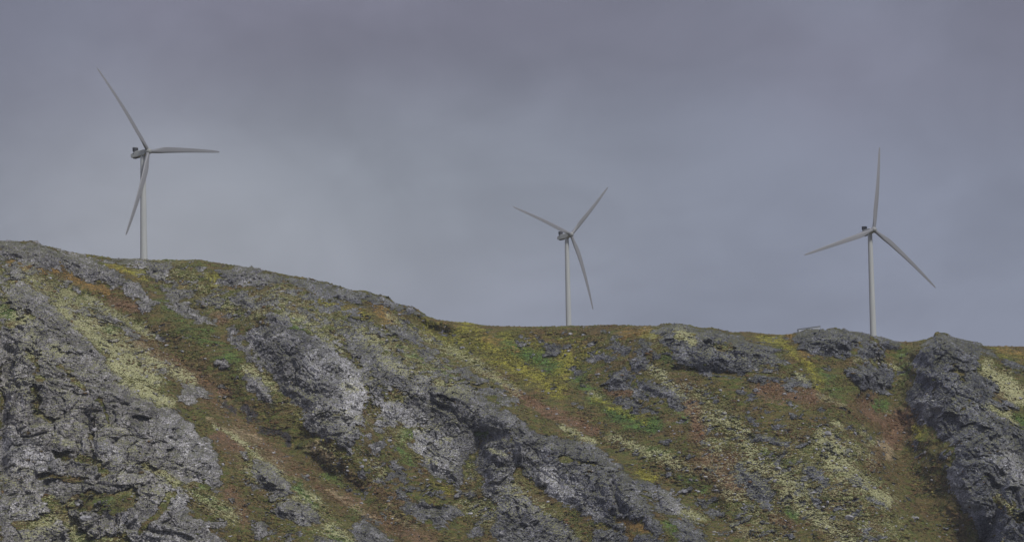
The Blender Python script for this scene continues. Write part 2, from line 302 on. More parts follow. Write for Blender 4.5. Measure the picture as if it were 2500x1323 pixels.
# soft strokes: layer, tile, points, half width in tile units, strength (W: pale rock and painted sun patch)
SOFT = [l.split() for l in """
L A 240,400,520,560,760,760,1000,960,1250,1130 120 .52
L A 280,480,400,470,560,500 60 .5
L A 500,640,760,850,1000,1050,1250,1200 80 .85
L A 700,560,950,700,1250,860 36 .7
L A 1200,1050,1400,1130,1550,1220 50 .9
L A 900,1080,1050,1180,1200,1323 60 1.0
L A 150,680,250,800,300,1000 90 .7
L A 50,960,250,1020,550,990 60 .8
L A 430,960,520,1000 55 1
L A 740,1090,900,1100 50 .6
L A 20,1290,250,1240 60 .7
L A 1700,590,2117,640 70 .5
L A 1000,730,1250,850 50 .5
L A 1980,1130,2050,1170 40 .9
L B 100,60,300,150 55 .7
L B 980,30,1150,110,1380,200 45 1
L B 480,100,660,210 25 .7
L B 480,300,720,390 30 .6
L B 460,490,660,550 30 .9
L B 800,350,1060,450 30 .7
L B 1000,510,1150,520,1060,600 30 .5
L B 1030,680,1220,685 18 .9
L B 150,740,380,790 25 .8
L B 50,810,250,880 40 .7
L B 1240,740,1400,820,1430,850 60 .7
L B 400,960,600,1000 50 .5
L B 380,1130,450,1180,250,1280 80 .8
L B 550,1200,650,1300 60 .6
L B 1150,930,1350,930 40 .7
L B 1520,900,1700,1000,1900,1110 70 .55
L B 1720,380,1900,470,2117,640 20 .8
L B 2020,740,2100,800 60 .6
L C 250,420,450,500,640,640 60 .6
L C 380,430,500,560,720,720 30 .8
L C 850,560,1050,700,1100,850,1400,950,1700,1050 70 .65
L C 1040,780,1230,900 50 .95
L C 1100,440,1350,600,1700,760,2000,960,2117,1050 50 .5
L C 720,1000,830,1030 30 1.2
L C 720,1220,860,1260 25 .9
L C 0,870,150,1000 60 .6
L C 900,1030,1500,1130 50 .5
L C 0,300,300,300 60 .4
L D 480,280,560,300 30 .6
L D 590,370,680,350,780,440 30 .6
L D 560,550,660,590 25 .8
L D 900,150,1200,190,1500,200 45 .5
L D 1300,430,1480,400 40 .8
L D 1520,500,1590,500 35 .9
L D 1400,650,1470,690 30 .9
L D 950,650,1050,770,1000,830 40 .6
L D 0,600,220,760 25 .8
L D 430,940,530,990 30 .9
L D 170,990,380,960,480,1040 30 .7
L D 600,1200,780,1310 40 .7
L D 1730,1000,1900,1100 110 .45
L D 1900,570,2040,620 30 .8
L D 1900,1000,2117,1060 80 .5
L E 1380,180,1480,250 50 .9
L E 1130,460,1240,500,1290,580,1450,680 36 .9
L E 660,660,740,670 25 .7
L E 1440,600,1640,720 60 .4
L E 1700,850,1870,950,1950,1100,2000,1250 55 .9
L E 840,1020,1150,1150,1400,1250 36 .75
L E 1600,840,1640,900 40 .6
L E 1600,1060,1740,1130 60 .6
L F 450,400,700,520 25 .9
L F 830,480,1050,560,1300,640,1480,760 45 .6
L F 1880,640,2100,900 120 .5
L F 1760,920,1950,950 50 .7
L F 1570,710,1720,830 45 .5
L F 0,880,100,980 90 .6
L F 1400,1070,1560,1130 45 .7
L F 1820,1180,1950,1280 40 .5
L G 1810,380,1930,520,2060,640 50 1.0
L G 1960,480,2117,640 60 1.0
L G 1810,700,1950,740,2040,820 36 .9
L G 760,320,1000,330,1090,390 25 .6
L G 590,830,640,870 30 .8
L G 800,890,880,1000 40 .6
L G 500,980,620,1080,560,1160,700,1250 90 .9
L G 700,1000,900,1150 60 .5
L G 280,450,400,520 20 .8
L G 440,600,660,700 25 .4
L H 500,500,640,620,700,780,850,870,1000,980 80 .85
L H 0,740,250,850,340,930,200,960 75 .85
L H 300,1020,500,1160,700,1300 65 .9
L H 600,930,750,1050,850,1250 60 .5
L H 1890,960,2050,1100 40 .7
G E 0,280,200,370,420,440 75 1
G E 500,450,700,700,850,800 60 .6
Y C 1400,560,1700,650,2117,860 120 .5
Y E 0,200,400,260,700,330 90 .5
G F 700,100,900,250 50 .5
G E 850,820,1050,900,1200,920 70 1
G E 1380,860,1400,880 60 .6
G E 560,500,700,720 60 .6
G E 1270,380,1330,390 60 .6
G G 930,690,980,700 60 .9
G G 1130,280,1150,450,1100,600 60 .45
G G 500,450,600,600 80 .5
G G 2080,800,2100,830 50 .9
G B 640,1000,900,1000 60 .5
G B 600,1260,900,1300 60 .4
G B 1600,900,1850,1060 50 .5
G D 1220,460,1260,480 60 .7
G D 1800,450,1880,440 30 .9
G D 350,880,480,1040 40 .9
G D 800,1070,850,1090 60 .6
G D 560,760,700,880 60 .5
G D 640,1260,760,1310 40 .7
G D 1180,560,1300,700 50 .6
G A 20,620,80,680 60 .8
G A 880,770,930,800 50 .6
G A 1350,640,1700,900,1900,1100 100 .5
G C 1150,680,1300,780,1650,920 40 .6
G C 280,520,400,520 55 .8
G H 220,1070,280,1100 50 .9
G F 1280,1180,1450,1323 55 .7
G F 1150,580,1200,600 60 .5
G F 1400,800,1600,900 60 .5
G H 0,600,200,700 60 .4
Y E 0,400,200,520,400,640 90 .8
Y E 1110,180,1160,200 50 1
Y E 400,320,500,400,450,480 80 .85
Y E 700,700,1000,850 36 .6
Y E 1050,860,1120,880 50 .7
Y F 1050,760,1180,800 36 .9
Y C 1700,480,1900,700,2117,900 90 .6
Y C 1400,490,1430,510 40 .6
Y C 520,320,900,430 50 .6
Y A 620,210,740,250 30 .8
Y A 870,290,1150,380 36 .8
Y A 1740,380,1750,430 60 .7
Y G 0,160,150,180,330,330,470,520 50 .7
Y G 1250,880,1260,910 40 .9
Y G 1900,250,2117,300 50 .5
Y D 1450,840,1600,920 36 .6
Y D 300,250,500,500 60 .3
Y B 900,1290,1050,1290 60 .3
O A 190,300,330,310 45 .9
O A 430,320,500,340 45 .9
O A 540,380,860,500 40 .8
O A 50,265,130,280 20 .8
O A 900,300,1100,400 30 .5
O A 1460,440,1490,460 30 .9
O C 970,340,1100,480 55 .8
O C 650,340,850,400 30 .5
O C 1850,600,2100,700 50 .5
O E 900,180,1130,150 45 .7
O G 230,140,250,145 25 .9
O G 310,240,360,280 50 .6
O F 920,1160,1100,1210 36 1
O F 960,1270,1000,1290 40 .8
O G 1930,240,2117,260 30 .6
R A 880,560,1150,640 60 .8
R A 1050,860,1500,1150,1800,1323 75 .7
R A 1740,720,1820,730 60 .7
R B 1600,100,1900,330,2117,520 90 .6
R B 1750,480,1950,560 60 .9
R B 1850,900,2000,1150 70 .7
R D 0,480,250,690,450,800,700,950,1000,1150,1400,1323 80 .7
R D 870,270,1000,380 30 .6
R D 900,850,1200,1000 60 .6
R D 700,700,850,850 60 .6
R E 0,620,300,800,700,960 50 1
R E 820,650,980,660 36 1
R E 1480,750,1550,1000 80 .9
R E 1300,500,1450,600 60 .4
R E 1600,1200,1800,1200 90 .8
R F 1600,720,1850,860 90 .8
R F 900,760,1500,900 50 .3
R G 850,680,1000,800,1150,800,1050,950 110 1
R G 0,560,400,620 80 .9
R G 100,800,350,950 60 .4
R H 950,560,900,700 90 .6
R H 100,1150,220,1180 60 .7
R H 1520,1110,1600,1130 50 .5
R H 1000,1000,1100,700 120 .3
T D 500,560,600,660 50 .9
T D 1100,1050,1300,1200 50 .5
T D 620,900,1000,1180 30 .6
T G 960,1000,1040,1110 45 .9
T B 1900,420,2100,500 40 .7
T B 1700,330,2000,500 25 .6
T A 1000,940,1250,1130 50 .5
T G 1900,480,2060,620 50 .5
K D 40,410,200,440,290,480,280,530 26 1
K D 0,290,20,320 36 1
K B 1950,230,2080,300,2020,350 26 1
K B 1800,210,1890,280 22 .8
K D 60,170,140,220 18 .5
S C 300,400,560,540,700,640,900,640,1200,800 90 .5
S C 1350,700,1600,860,1850,980,2117,1130 70 .8
S C 1500,560,1750,720 40 .5
S C 60,330,350,340,560,480 80 .5
S E 1700,850,1900,1000,2000,1250 60 .3
S F 1850,700,2117,1000 120 .6
S E 240,200,500,300,900,300,1100,450 90 .35
S E 1950,560,2117,900 120 .3
S G 0,740,300,900,500,1000,800,1200 110 .35
S H 0,850,300,1000,560,1200 90 .4
S G 1200,960,1320,1150 60 .5
S A 1300,250,1700,330,2100,330 50 .5
S A 700,560,1300,860 70 .35
S D 700,640,1100,860 110 .4
S D 1250,850,1600,1000 80 .3
S D 1700,960,2000,1200 130 .45
S D 0,900,500,1323 130 .3
S C 100,250,600,300,900,480,1300,700 90 .4
S B 1500,900,1800,1200 120 .35
S G 500,820,900,960 60 .35
V B 640,1000,900,1000,1050,980 80 1
V B 470,610,640,640,820,700,840,760 28 1
V B 330,805,460,805,700,825 20 1
V B 1320,1050,1440,850 34 .9
V B 1130,1250,1320,1060 28 .9
V B 580,1180,720,1323,1000,1300 60 1
V B 760,300,760,560,790,700 16 .7
V B 300,80,320,280,420,340 36 .7
V B 420,980,560,1160 55 .9
V B 820,180,860,300,900,380 26 .7
V B 180,1200,420,1140 60 .7
V B 1200,700,1420,830 50 .6
V B 1560,880,1800,1000,1930,1150 90 .9
V A 20,620,80,680 60 1
V A 100,780,250,700 50 .7
V A 250,1000,330,1180 50 .6
V A 500,1100,700,1300 36 .6
V A 0,300,80,420 60 .6
V A 560,470,700,640 40 .6
V C 960,980,1200,1060,1300,1110 30 .5
V C 900,1020,1000,1220 34 .6
S C 880,760,950,1000,1000,1200 90 .8
S C 800,560,1050,760,1400,960 90 .8
S C 250,180,700,420,1000,560 110 .6
S A 200,250,700,560,1100,900 80 .5
S C 1000,900,1400,1050,1900,1200 80 .85
S D 900,60,1050,330 80 .75
V C 1480,1090,1600,1130 26 .6
V D 1050,120,1180,170 40 .7
V D 1180,450,1250,500 50 .8
V D 1780,440,1880,440 24 .9
V D 480,560,700,640 50 .6
V D 640,300,880,420 30 .45
V F 420,640,500,660 30 .8
V F 540,650,600,670 24 .7
V F 600,740,680,760 30 .6
V F 640,680,700,690 24 .7
V F 80,780,160,850 36 .9
V F 260,900,400,1050,560,1180 40 .8
V F 60,920,140,1000 50 .5
V G 1380,500,1400,640 26 .7
V G 1560,400,1620,470 40 .7
V G 1240,870,1270,930 40 .8
V G 1700,640,1600,760 30 .5
V G 1780,1240,1800,1323 40 .5
V H 1900,980,2050,1120 50 .7
V E 1370,180,1480,240 40 .7
V E 1680,290,1820,310 34 .7
V E 1200,210,1340,230 20 .6
V G 700,320,900,340 18 .6
S E 400,100,900,160,1150,140 60 .3
S E 900,480,1400,700 160 .35
S E 1500,700,2117,1100 160 .42
S F 1500,300,2117,900 200 .40
S F 1400,900,2117,1250 170 .45
S G 0,300,400,900 160 .36
S G 300,750,900,1200 150 .40
S H 0,600,900,1250 220 .45
S D 900,500,1200,1000 150 .42
S D 1750,950,2117,1300 150 .5
S C 0,250,700,500,1300,900,2000,1050 140 .50
S C 900,350,1500,700 110 .42
S A 1200,300,2117,700 160 .40
S A 350,450,900,900,1400,1200 110 .40
S A 0,280,500,420 100 .45
S D 0,850,400,1323 160 .45
L E 1500,700,2117,1200 150 .33
L F 1700,500,2117,1250 180 .36
L H 200,600,1000,1250 200 .33
L C 200,300,900,600,1500,900 150 .36
L C 900,950,1700,1300 180 .40
L C 300,1000,800,1300 130 .34
L B 100,0,900,700,1400,850 260 .36
L A 0,500,600,1200 200 .38
L D 300,100,800,560 160 .34
L D 1000,300,1700,700 160 .38
L F 0,500,900,1000 160 .22
L F 0,850,500,1300 110 .36
L G 1250,400,1900,1000 250 .24
L E 1200,200,2117,400 120 .30
L A 1200,300,2117,700 150 .30
L D 0,650,700,1323 150 .33
L B 200,1050,1000,1323 150 .38
W C 600,700,700,1100,750,1300 120 .3
W D 1100,300,1500,650 130 .4
W C 780,930,800,1040,770,1180 75 1
W C 660,760,750,860 60 .6
W C 790,950,830,1040,810,1170 70 1.3
S C 0,90,400,160,700,230,900,290,1300,400 36 .85
S A 1200,290,1600,300,2117,360 40 .6
S A 0,120,500,190,900,260 30 .7
W C 850,1050,860,1130 40 .8
W C 480,800,520,900 70 .5
W D 740,100,800,240 50 1
W D 1300,560,1400,600 60 .45
W D 1050,250,1250,300 70 .6
W B 80,560,380,720 110 .55
W B 850,560,960,640 50 .5
W B 1380,420,1650,700 110 .35
W B 1380,920,1450,1010 70 .5
W B 1100,1250,1500,1323 110 .35
W B 0,1050,350,1100 110 .3
W F 330,780,420,960 60 .7
W F 500,900,700,1100 60 .35
W F 1250,960,1380,1060 60 .4
W H 1960,620,2060,800 80 .55
W H 1540,850,1650,1000 70 .3
W H 1300,200,1350,300 60 .3
""".strip().splitlines()]
# large shapes of the hill: (points in photograph pixels, half width px, metres towards the viewer)
FORM = [
((1235,1000,1255,1090), 40, 5),
((60,800,250,1000,350,1220), 190, 26), ((150,680,340,820,520,960,700,1110,950,1300), 55, -13), ((230,740,400,900), 26, 4),
((690,760,800,900,850,1050), 85, 15), ((950,900,1150,960,1350,1050,1560,1220,1680,1360), 80, 15),
((1050,810,1300,990,1500,1120,1720,1250), 55, -12), ((620,1090,800,1220,1000,1350), 50, 5), ((1175,1080,1130,1200,1150,1323), 30, -5),
((900,1010,930,1100), 25, -3), ((1230,1060,1250,1200), 50, 4),
((1640,800,1800,900,1900,1000,2050,1150,2200,1323), 120, 11), ((2215,835,2160,1000,2210,1150,2340,1323), 60, -16),
((2290,850,2380,1000,2450,1200), 100, 22), ((1350,880,1480,1000), 90, -8), ((1990,820,2080,850), 60, 6), ((2110,930,2120,950), 45, 6),
((400,700,560,800), 60, -6), ((20,860,5,1150), 18, -5), ((2445,1150,2425,1250,2400,1330), 15, -9),
((2395,1000,2290,1090), 12, -3), ((1252,1030,1258,1070), 6, -2.5), ((1600,1190,1606,1240), 8, -6), ((1500,1180,1510,1250), 8, -5),
((220,1010,225,1130), 9, -4), ((330,940,300,1000), 9, -3), ((2445,1100,2490,1120), 8, -4), ((2270,1010,2260,1060),10,-4),
((1640,900,1800,915), 8, -3), ((1030,1240,1090,1245), 9, -4),
]
RX0, RX1, RY0, RY1, RS = -400, 2900, 560, 1440, 4
gx, gy = np.arange(RX0, RX1, RS), np.arange(RY0, RY1, RS)
GX, GY = np.meshgrid(gx.astype(np.float32), gy.astype(np.float32))
def segdist(X, Y, p, closed):
    q = np.roll(p, -1, 0) if closed else p[1:]
    p = p if closed else p[:-1]
    d = np.full(X.shape, 1e9, np.float32)
    for (ax, ay), (bx, by) in zip(p, q):
        vx, vy = bx - ax, by - ay
        t = np.clip(((X - ax) * vx + (Y - ay) * vy) / (vx * vx + vy * vy + 1e-9), 0, 1)
        d = np.minimum(d, (X - ax - t * vx) ** 2 + (Y - ay - t * vy) ** 2)
    return np.sqrt(d)
def window(p, m):
    i0, i1 = np.searchsorted(gx, (p[:, 0].min() - m, p[:, 0].max() + m)); j0, j1 = np.searchsorted(gy, (p[:, 1].min() - m, p[:, 1].max() + m))
    return slice(j0, j1), slice(i0, i1)
R_sd = np.full(GX.shape, -60, np.float32)
for t, pts in ROCK:
    p = tp(t, pts); s = window(p, 56)
    X, Y = GX[s], GY[s]
    d = segdist(X, Y, p, True); ins = np.zeros(X.shape, bool)
    for (ax, ay), (bx, by) in zip(p, np.roll(p, -1, 0)):
        if ay != by: ins ^= ((ay > Y) != (by > Y)) & (X < (bx - ax) * (Y - ay) / (by - ay) + ax)
    R_sd[s] = np.maximum(R_sd[s], np.where(ins, d, -d))
LAY = {k: np.zeros(GX.shape, np.float32) for k in 'LGYORTKSWV'}
for lay, t, pts, wd, st in SOFT:
    p = tp(t, [float(v) for v in pts.split(',')]); wd = float(wd) * TS; s = window(p, wd * 3)
    a = float(st) * np.exp(-(segdist(GX[s], GY[s], p, False) / wd) ** 2 * 0.8)
    L = LAY[lay]; L[s] = np.maximum(L[s], a)
FRM = np.zeros(GX.shape, np.float32)
for pts, wd, am in FORM:
    p = np.array(pts, float).reshape(-1, 2); s = window(p, wd * 3)
    FRM[s] += am * np.exp(-(segdist(GX[s], GY[s], p, False) / wd) ** 2)
def samp(G, x, y):
    # past the surveyed stretch the hill goes on with the same kinds of rock and heath, mirrored
    xm = 2500.0 - np.abs(np.mod(x, 5000.0) - 2500.0); out = (x < 0) | (x > 2500)
    y = np.where(out, y - np.interp(x, CREST[:, 0], CREST[:, 1]) + np.interp(xm, CREST[:, 0], CREST[:, 1]), y); x = xm
    fx = np.clip((x - RX0) / RS, 0, G.shape[1] - 1.001); fy = np.clip((y - RY0) / RS, 0, G.shape[0] - 1.001)
    i, j = fx.astype(int), fy.astype(int); a, b = (fx - i).astype(np.float32), (fy - j).astype(np.float32)
    return (G[j, i] * (1 - a) + G[j, i + 1] * a) * (1 - b) + (G[j + 1, i] * (1 - a) + G[j + 1, i + 1] * a) * b

# ---------------------------------------------------------------- the hillside mesh
colx = np.concatenate([np.linspace(-4500, -150, 130)[:-1], np.arange(-150, 2650, 1.6), np.linspace(2650, 7000, 130)[1:]])
NR, NP_ = 500, 46
tt = np.linspace(0, 1, NR)
crest = np.interp(colx, CREST[:, 0], CREST[:, 1])
crest_dist = 1490 + 12 * np.sin(colx / 430.0) + 8 * np.sin(colx / 170.0 + 1)
BOT = 1400.0
PX = np.broadcast_to(colx, (NR, len(colx))); PY = crest[None] + tt[:, None] * (BOT - crest[None])
PX = PX.astype(np.float64)
hm = (PY - crest[None]) * 0.212                       # metres below the crest
_k = np.exp(-(np.arange(-60, 61) / 26.0) ** 2); _k /= _k.sum()
cs_even = np.convolve(np.pad(np.interp(np.arange(-700, 3200, 1.6), colx, crest), 60, mode='edge'), _k, 'valid')
crest_s = np.where((colx > -600) & (colx < 3100), np.interp(colx, np.arange(-700, 3200, 1.6), cs_even), crest)
hs = np.maximum((PY - crest_s[None]) * 0.212, 0) + 0.15 * hm * np.exp(-hm / 6)
YB = crest_dist[None] - 1.22 * hs - 7.0 * (np.sqrt(hs + 0.4) - 0.63)
edge = sst(hm, 0.0, 7.0)
_w = unproj(PX, PY, YB)
YB = YB - samp(FRM, PX + 14 * fbm(_w[..., 0], 0 * PX, _w[..., 2], 14.0, 4, .6, 7), PY) * 1.6 * edge
P0 = unproj(PX, PY, YB)
x, y, z = P0[..., 0], P0[..., 1], P0[..., 2]
# ragged borders of rock
wx = 9 * fbm(x, y, z, 9.0, 3, 0.6, 11); wy = 6 * fbm(x, y, z, 9.0, 3, 0.6, 21)
sd = samp(R_sd, PX + wx, PY + wy)
nA = fbm(x, y, z, 4.0, 4, 0.6, 31)
rock = sst(sd + 11 * nA + 7 * fbm(x, y, z, 14.0, 3, 0.5, 33), -5, 6)
Sx = samp(LAY['S'], PX, PY)
strk = fbm(x * 0.8 + z * 0.6, y * 0.5, z * 2.0 - x * 0.9, 5.0, 4, 0.6, 41)
rock = np.maximum(rock, sst(strk * 0.9 + (Sx - 0.66) * 1.3, -0.06, 0.08))
outc = fbm(x, y, z * 1.6, 7.0, 5, 0.6, 51)
Vx = samp(LAY['V'], PX + wx, PY + wy)
vn = fbm(x + z * .3, y, z * 1.7, 6.0, 5, 0.62, 57)
vcut = sst(Vx * 1.3 + vn * 0.55, .5, .75)
rock = rock * (1 - vcut)
rock = np.maximum(rock, sst(outc, 0.66, 0.78))
# protruding crags
sdc = np.clip(sd, -60, 60)
prot = 3.2 * sst(sdc + 5 * nA, -8, 34) * (1 - .3 * vcut) + 0.5 * rock
# strata frame: beds dip to the lower right
mid = (PX > 575 + np.maximum(PY - 950, 0) * .25) & (PX < 2195 + (PY - 850) * 0.12)
th = np.where(PX > 2195 + (PY - 850) * 0.12, -0.95, np.where(mid, 0.58, 0.20))
wr = fbm(x, y, z, 22.0, 3, 0.5, 61) * 4
u = x * np.cos(th) - (z + wr) * np.sin(th); v = x * np.sin(th) + (z + wr) * np.cos(th)
def blocks(su, sv, seed, step_, tilt, crack, cw):
    j = fbm(x, y, z, su * 0.35, 2, 0.5, seed + 90) * 0.28
    F1, F2, ru, rv, rr, lu, lv = worley(u / su + j, v / sv + j, seed)
    return rr * step_ + (lu * ru + lv * (rv * 0.8 + 0.45)) * tilt - crack * (1 - sst(F2 - F1, 0, cw)), rr, F2 - F1
def bricks(H, Lb, seed, step_, tu, tv, crack, wj=0.3):
    """jointed beds: broken blocks with flat tilted faces, own depth each"""
    w1 = fbm(x, y, z, Lb * 1.1, 3, 0.55, seed) * wj; w2 = fbm(x, y, z, H * 2.2, 3, 0.55, seed + 7) * wj
    q = v / H + w2 * 1.6; b_ = np.floor(q); zz = np.zeros_like(b_)
    lo = _h(b_, zz, zz, seed + 1)
    p = u / (Lb * (.6 + .9 * lo)) + lo * 9 + w1 * 1.3 + (q - b_) * (lo - .5) * .7; c_ = np.floor(p)
    r1 = _h(b_, c_, zz, seed + 2) * 2 - 1; r2 = _h(b_, c_, zz, seed + 3) * 2 - 1; r3 = _h(b_, c_, zz, seed + 4) * 2 - 1
    fp, fq = p - c_, q - b_
    e = np.minimum(np.minimum(fp, 1 - fp) * Lb, np.minimum(fq, 1 - fq) * H)
    ss = np.clip(e / (0.035 * H + .22), 0, 1)
    return (r1 * step_ + (fp - .5) * r2 * tu + (fq - .5) * (r3 * tv + tv * .35)) * (.35 + .65 * ss) - crack * (1 - ss), r1, e
bL, rL, eL = bricks(19.0, 13.0, 3, 2.2, 7.0, 2.8, 1.6, .3)
bM, rM, eM = bricks(6.5, 4.6, 13, .9, 2.2, 1.5, 1.1, .28)
bS, rS, eS = bricks(1.9, 2.2, 23, .42, .95, .75, .5, .3)
bT, rT, eT = bricks(.85, 1.2, 33, .26, .55, .45, .2, .3)
def ledges(H, A, lf, wf, seed):
    q = v / H + fbm(x, y, z, H * wf, 3, 0.55, seed) * 1.0 + .25 * r_step
    f = q - np.floor(q)
    return A * np.where(f < 1 - lf, f / (1 - lf), (1 - f) / lf)
r_step = rL * .5
led_a = ledges(11.0, 4.2, .30, 3.0, 81) * (.4 + .6 * np.clip(.5 + fbm(x, y, z, 30, 2, .5, 83), 0, 1))
r_step = rM
led_b = ledges(4.0, 1.15, .22, 2.6, 85)
fine = fbm(x, y, z, 1.6, 3, 0.65, 91)
amp = 0.45 + 0.55 * sst(sdc, 0, 30)
big = sst(sdc, 3, 30)
rdisp = led_a * big + led_b * amp * .8 + bL * big + bM * amp + bS * .9 + bT * .9 + fine * 0.26
rdisp += 1.6 * big * fbm(x * 1.4 + z * .3, y * .4, z * .4, 15.0, 3, 0.5, 95)
# heath: soft hummocks, terracettes, tussocks
hdisp = fbm(x, y, z, 20.0, 5, 0.55, 101) * 2.6 + fbm(x * .7 + z * .5, y * .4, z - x * .6, 2.4, 3, 0.6, 111) * 0.34 + np.maximum(vnoise(x / .9, y / .9, z / .9, 121), 0) * 0.45 + np.maximum(vnoise(x / 1.9, y / 1.9, z / 1.9, 122) - .1, 0) * .8
Lx = samp(LAY['L'], PX + wx * .6, PY + wy * .6)
hdisp += np.clip(Lx + Sx, 0, 1.2) * (bT * 1.4 + bS * 0.9)
disp = prot + rock * rdisp + (1 - rock) * hdisp
fade = 0.5 + 0.5 * sst(hm, 0.0, 4.0)
disp = disp * fade
dirv = np.array([0.0, -0.93, 0.0])
P1 = P0 + disp[..., None] * dirv
P1[..., 2] += (rock * (bM * 0.15 + bS * 0.25 + bT * 0.3 + fine * .12) + (1 - rock) * 0.15 * fine) * fade
P1[..., 2] += np.exp(-hm / 2.0) * (rock * (fbm(x, y, z, 5.0, 4, .6, 131) * .75 + bM * .3 + bS * .35) + (1 - rock) * (np.maximum(vnoise(x / .7, y / .7, z * 0, 133), 0) * .45 + fbm(x, y, z * 0, 6.0, 3, .5, 135) * .22))
P1[..., 0] += rock * (rM * 0.25 + rS * 0.2 + fine * .15) * fade
# plateau behind the crest, always a little below the line of sight so that it stays hidden from the shore
def plateau_z(px, Y, yc, Yc):
    d = np.maximum(Y - Yc, 0)
    Ye = np.minimum(Y, Yc + 900)
    sight = unproj(px, yc, Ye)[..., 2]
    return sight - (0.02 * d + 15.0 * (1 - np.exp(-d / 130.0))) * 0.9
pd = np.geomspace(2.0, 3500.0, NP_)
PLX = np.broadcast_to(colx, (NP_, len(colx))); PLY = crest_dist[None] + pd[::-1][:, None] + 0 * PLX
pl = unproj(PLX, crest[None], PLY)
pl[..., 2] = plateau_z(PLX, PLY, np.broadcast_to(crest, PLX.shape), crest_dist[None])
Pall = np.concatenate([pl, P1], 0)
nr, nc = Pall.shape[:2]
z0 = np.zeros((NP_, nc), np.float32)
def full(a, v=0.0): return np.concatenate([z0 + v, a.astype(np.float32)], 0)
smp = lambda k, f=1.0: samp(LAY[k], PX + wx * f, PY + wy * f)
A1 = np.stack([full(rock), full(Lx), full(smp('G')), full(smp('Y'), .1)], -1)
A2 = np.stack([full(smp('R'), .3), full(smp('O')), full(smp('T')), full(smp('W', .5))], -1)  # alpha: pale rock, plus the sun patch painted on the central slab
facet = np.clip(0.5 + 0.5 * (rM * .4 + rS * .35 + rT * .35), 0, 1)
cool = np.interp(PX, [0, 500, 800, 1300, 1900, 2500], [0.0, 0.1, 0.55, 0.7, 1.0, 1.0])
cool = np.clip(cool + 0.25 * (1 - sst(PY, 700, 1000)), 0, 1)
crackm = np.clip((1 - sst(eM, 0, .45)) * .8 + (1 - sst(eS, 0, .25)) * .45, 0, 1)
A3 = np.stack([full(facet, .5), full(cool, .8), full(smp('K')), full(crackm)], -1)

def grid_mesh(name, P):
    nr, nc = P.shape[:2]
    me = bpy.data.meshes.new(name)
    me.vertices.add(nr * nc); me.vertices.foreach_set('co', P.reshape(-1, 3).astype(np.float32).ravel())
    idx = np.arange(nr * nc, dtype=np.int32).reshape(nr, nc)
    q = np.stack([idx[1:, :-1], idx[1:, 1:], idx[:-1, 1:], idx[:-1, :-1]], -1).reshape(-1)
    nf = (nr - 1) * (nc - 1)
    me.loops.add(nf * 4); me.loops.foreach_set('vertex_index', q)
    me.polygons.add(nf); me.polygons.foreach_set('loop_start', np.arange(0, nf * 4, 4, dtype=np.int32))
    me.polygons.foreach_set('loop_total', np.full(nf, 4, np.int32))
    me.update(calc_edges=True)
    return me
def link(name, me, parent=None, mat=None):
    o = bpy.data.objects.new(name, me); S.collection.objects.link(o)
    if parent: o.parent = parent
    if mat: me.materials.append(mat)
    return o
hill_me = grid_mesh('hillside', Pall)
for nm_, arr in (('cover_a', A1), ('cover_b', A2), ('cover_c', A3)):
    at = hill_me.attributes.new(nm_, 'FLOAT_COLOR', 'POINT'); at.data.foreach_set('color', np.ascontiguousarray(arr, np.float32).ravel())

def new_mat(name):
    m = bpy.data.materials.new(name); m.use_nodes = True
    return m, NT(m.node_tree)
def finish(t, col, rough, bump=None, bdist=0.1, bstr=1.0, spec=0.2, metal=0.0):
    b = t.new('ShaderNodeBsdfPrincipled'); o = t.new('ShaderNodeOutputMaterial')
    t.put(b.inputs['Base Color'], col); t.put(b.inputs['Roughness'], rough); b.inputs['Specular IOR Level'].default_value = spec
    b.inputs['Metallic'].default_value = metal
    if bump is not None:
        n = t.new('ShaderNodeBump'); n.inputs['Distance'].default_value = bdist; n.inputs['Strength'].default_value = bstr
        t.put(n.inputs['Height'], bump); t.l.new(n.outputs[0], b.inputs['Normal'])
    t.l.new(b.outputs[0], o.inputs[0])

def rock_color(t, P, facet, cool, pale):
    nb = t.noise(P, 0.10, 5, .6, .3); nf = t.noise(P, 1.3, 4, .65); nstr = t.noise(t.mapping(P, rot=(0, -.3, 0), scale=(.25, .5, 1.6)), 1.2, 4, .65)
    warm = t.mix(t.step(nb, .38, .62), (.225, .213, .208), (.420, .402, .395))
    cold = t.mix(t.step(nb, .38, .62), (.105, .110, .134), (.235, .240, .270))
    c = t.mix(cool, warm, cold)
    c = t.mix(t.math('MULTIPLY', pale, t.step(nb, .2, .6, .5, 1)), c, (.78, .77, .79))  # pale rock; on the central slab, sunlight put into the colour
    c = t.mix(1.0, c, t.step(facet, 0, 1, .55, 1.5), 'MULTIPLY')
    c = t.mix(1.0, c, t.step(nf, .32, .70, .64, 1.38), 'MULTIPLY')
    c = t.mix(1.0, c, t.step(nstr, .34, .66, .58, 1.42), 'MULTIPLY')
    nl = t.noise(P, .42, 5, .72, .6)
    c = t.mix(t.step(nl, .55, .66, 0, .5), c, (.065, .066, .074))       # black crust lichen
    c = t.mix(t.step(t.noise(t.mapping(P, loc=(31, 0, 5)), .9, 4, .7, .4), .61, .72, 0, .5), c, (.38, .38, .36))   # pale crust lichen
    c = t.mix(t.math('MULTIPLY', t.math('MULTIPLY', pale, pale), .8), c, t.mix(t.step(nf, .35, .65), (.50, .49, .51), (.85, .84, .85)))  # lifts strong pale strokes again, mostly the slab's painted sunlight
    return c, nf, nstr
m_hill, t = new_mat('hillside_ground')
P = t.new('ShaderNodeTexCoord').outputs['Object']
def attr(n):
    a = t.new('ShaderNodeAttribute', attribute_name=n); s = t.new('ShaderNodeSeparateColor'); t.l.new(a.outputs['Color'], s.inputs[0])
    return s.outputs[0], s.outputs[1], s.outputs[2], a.outputs['Alpha']
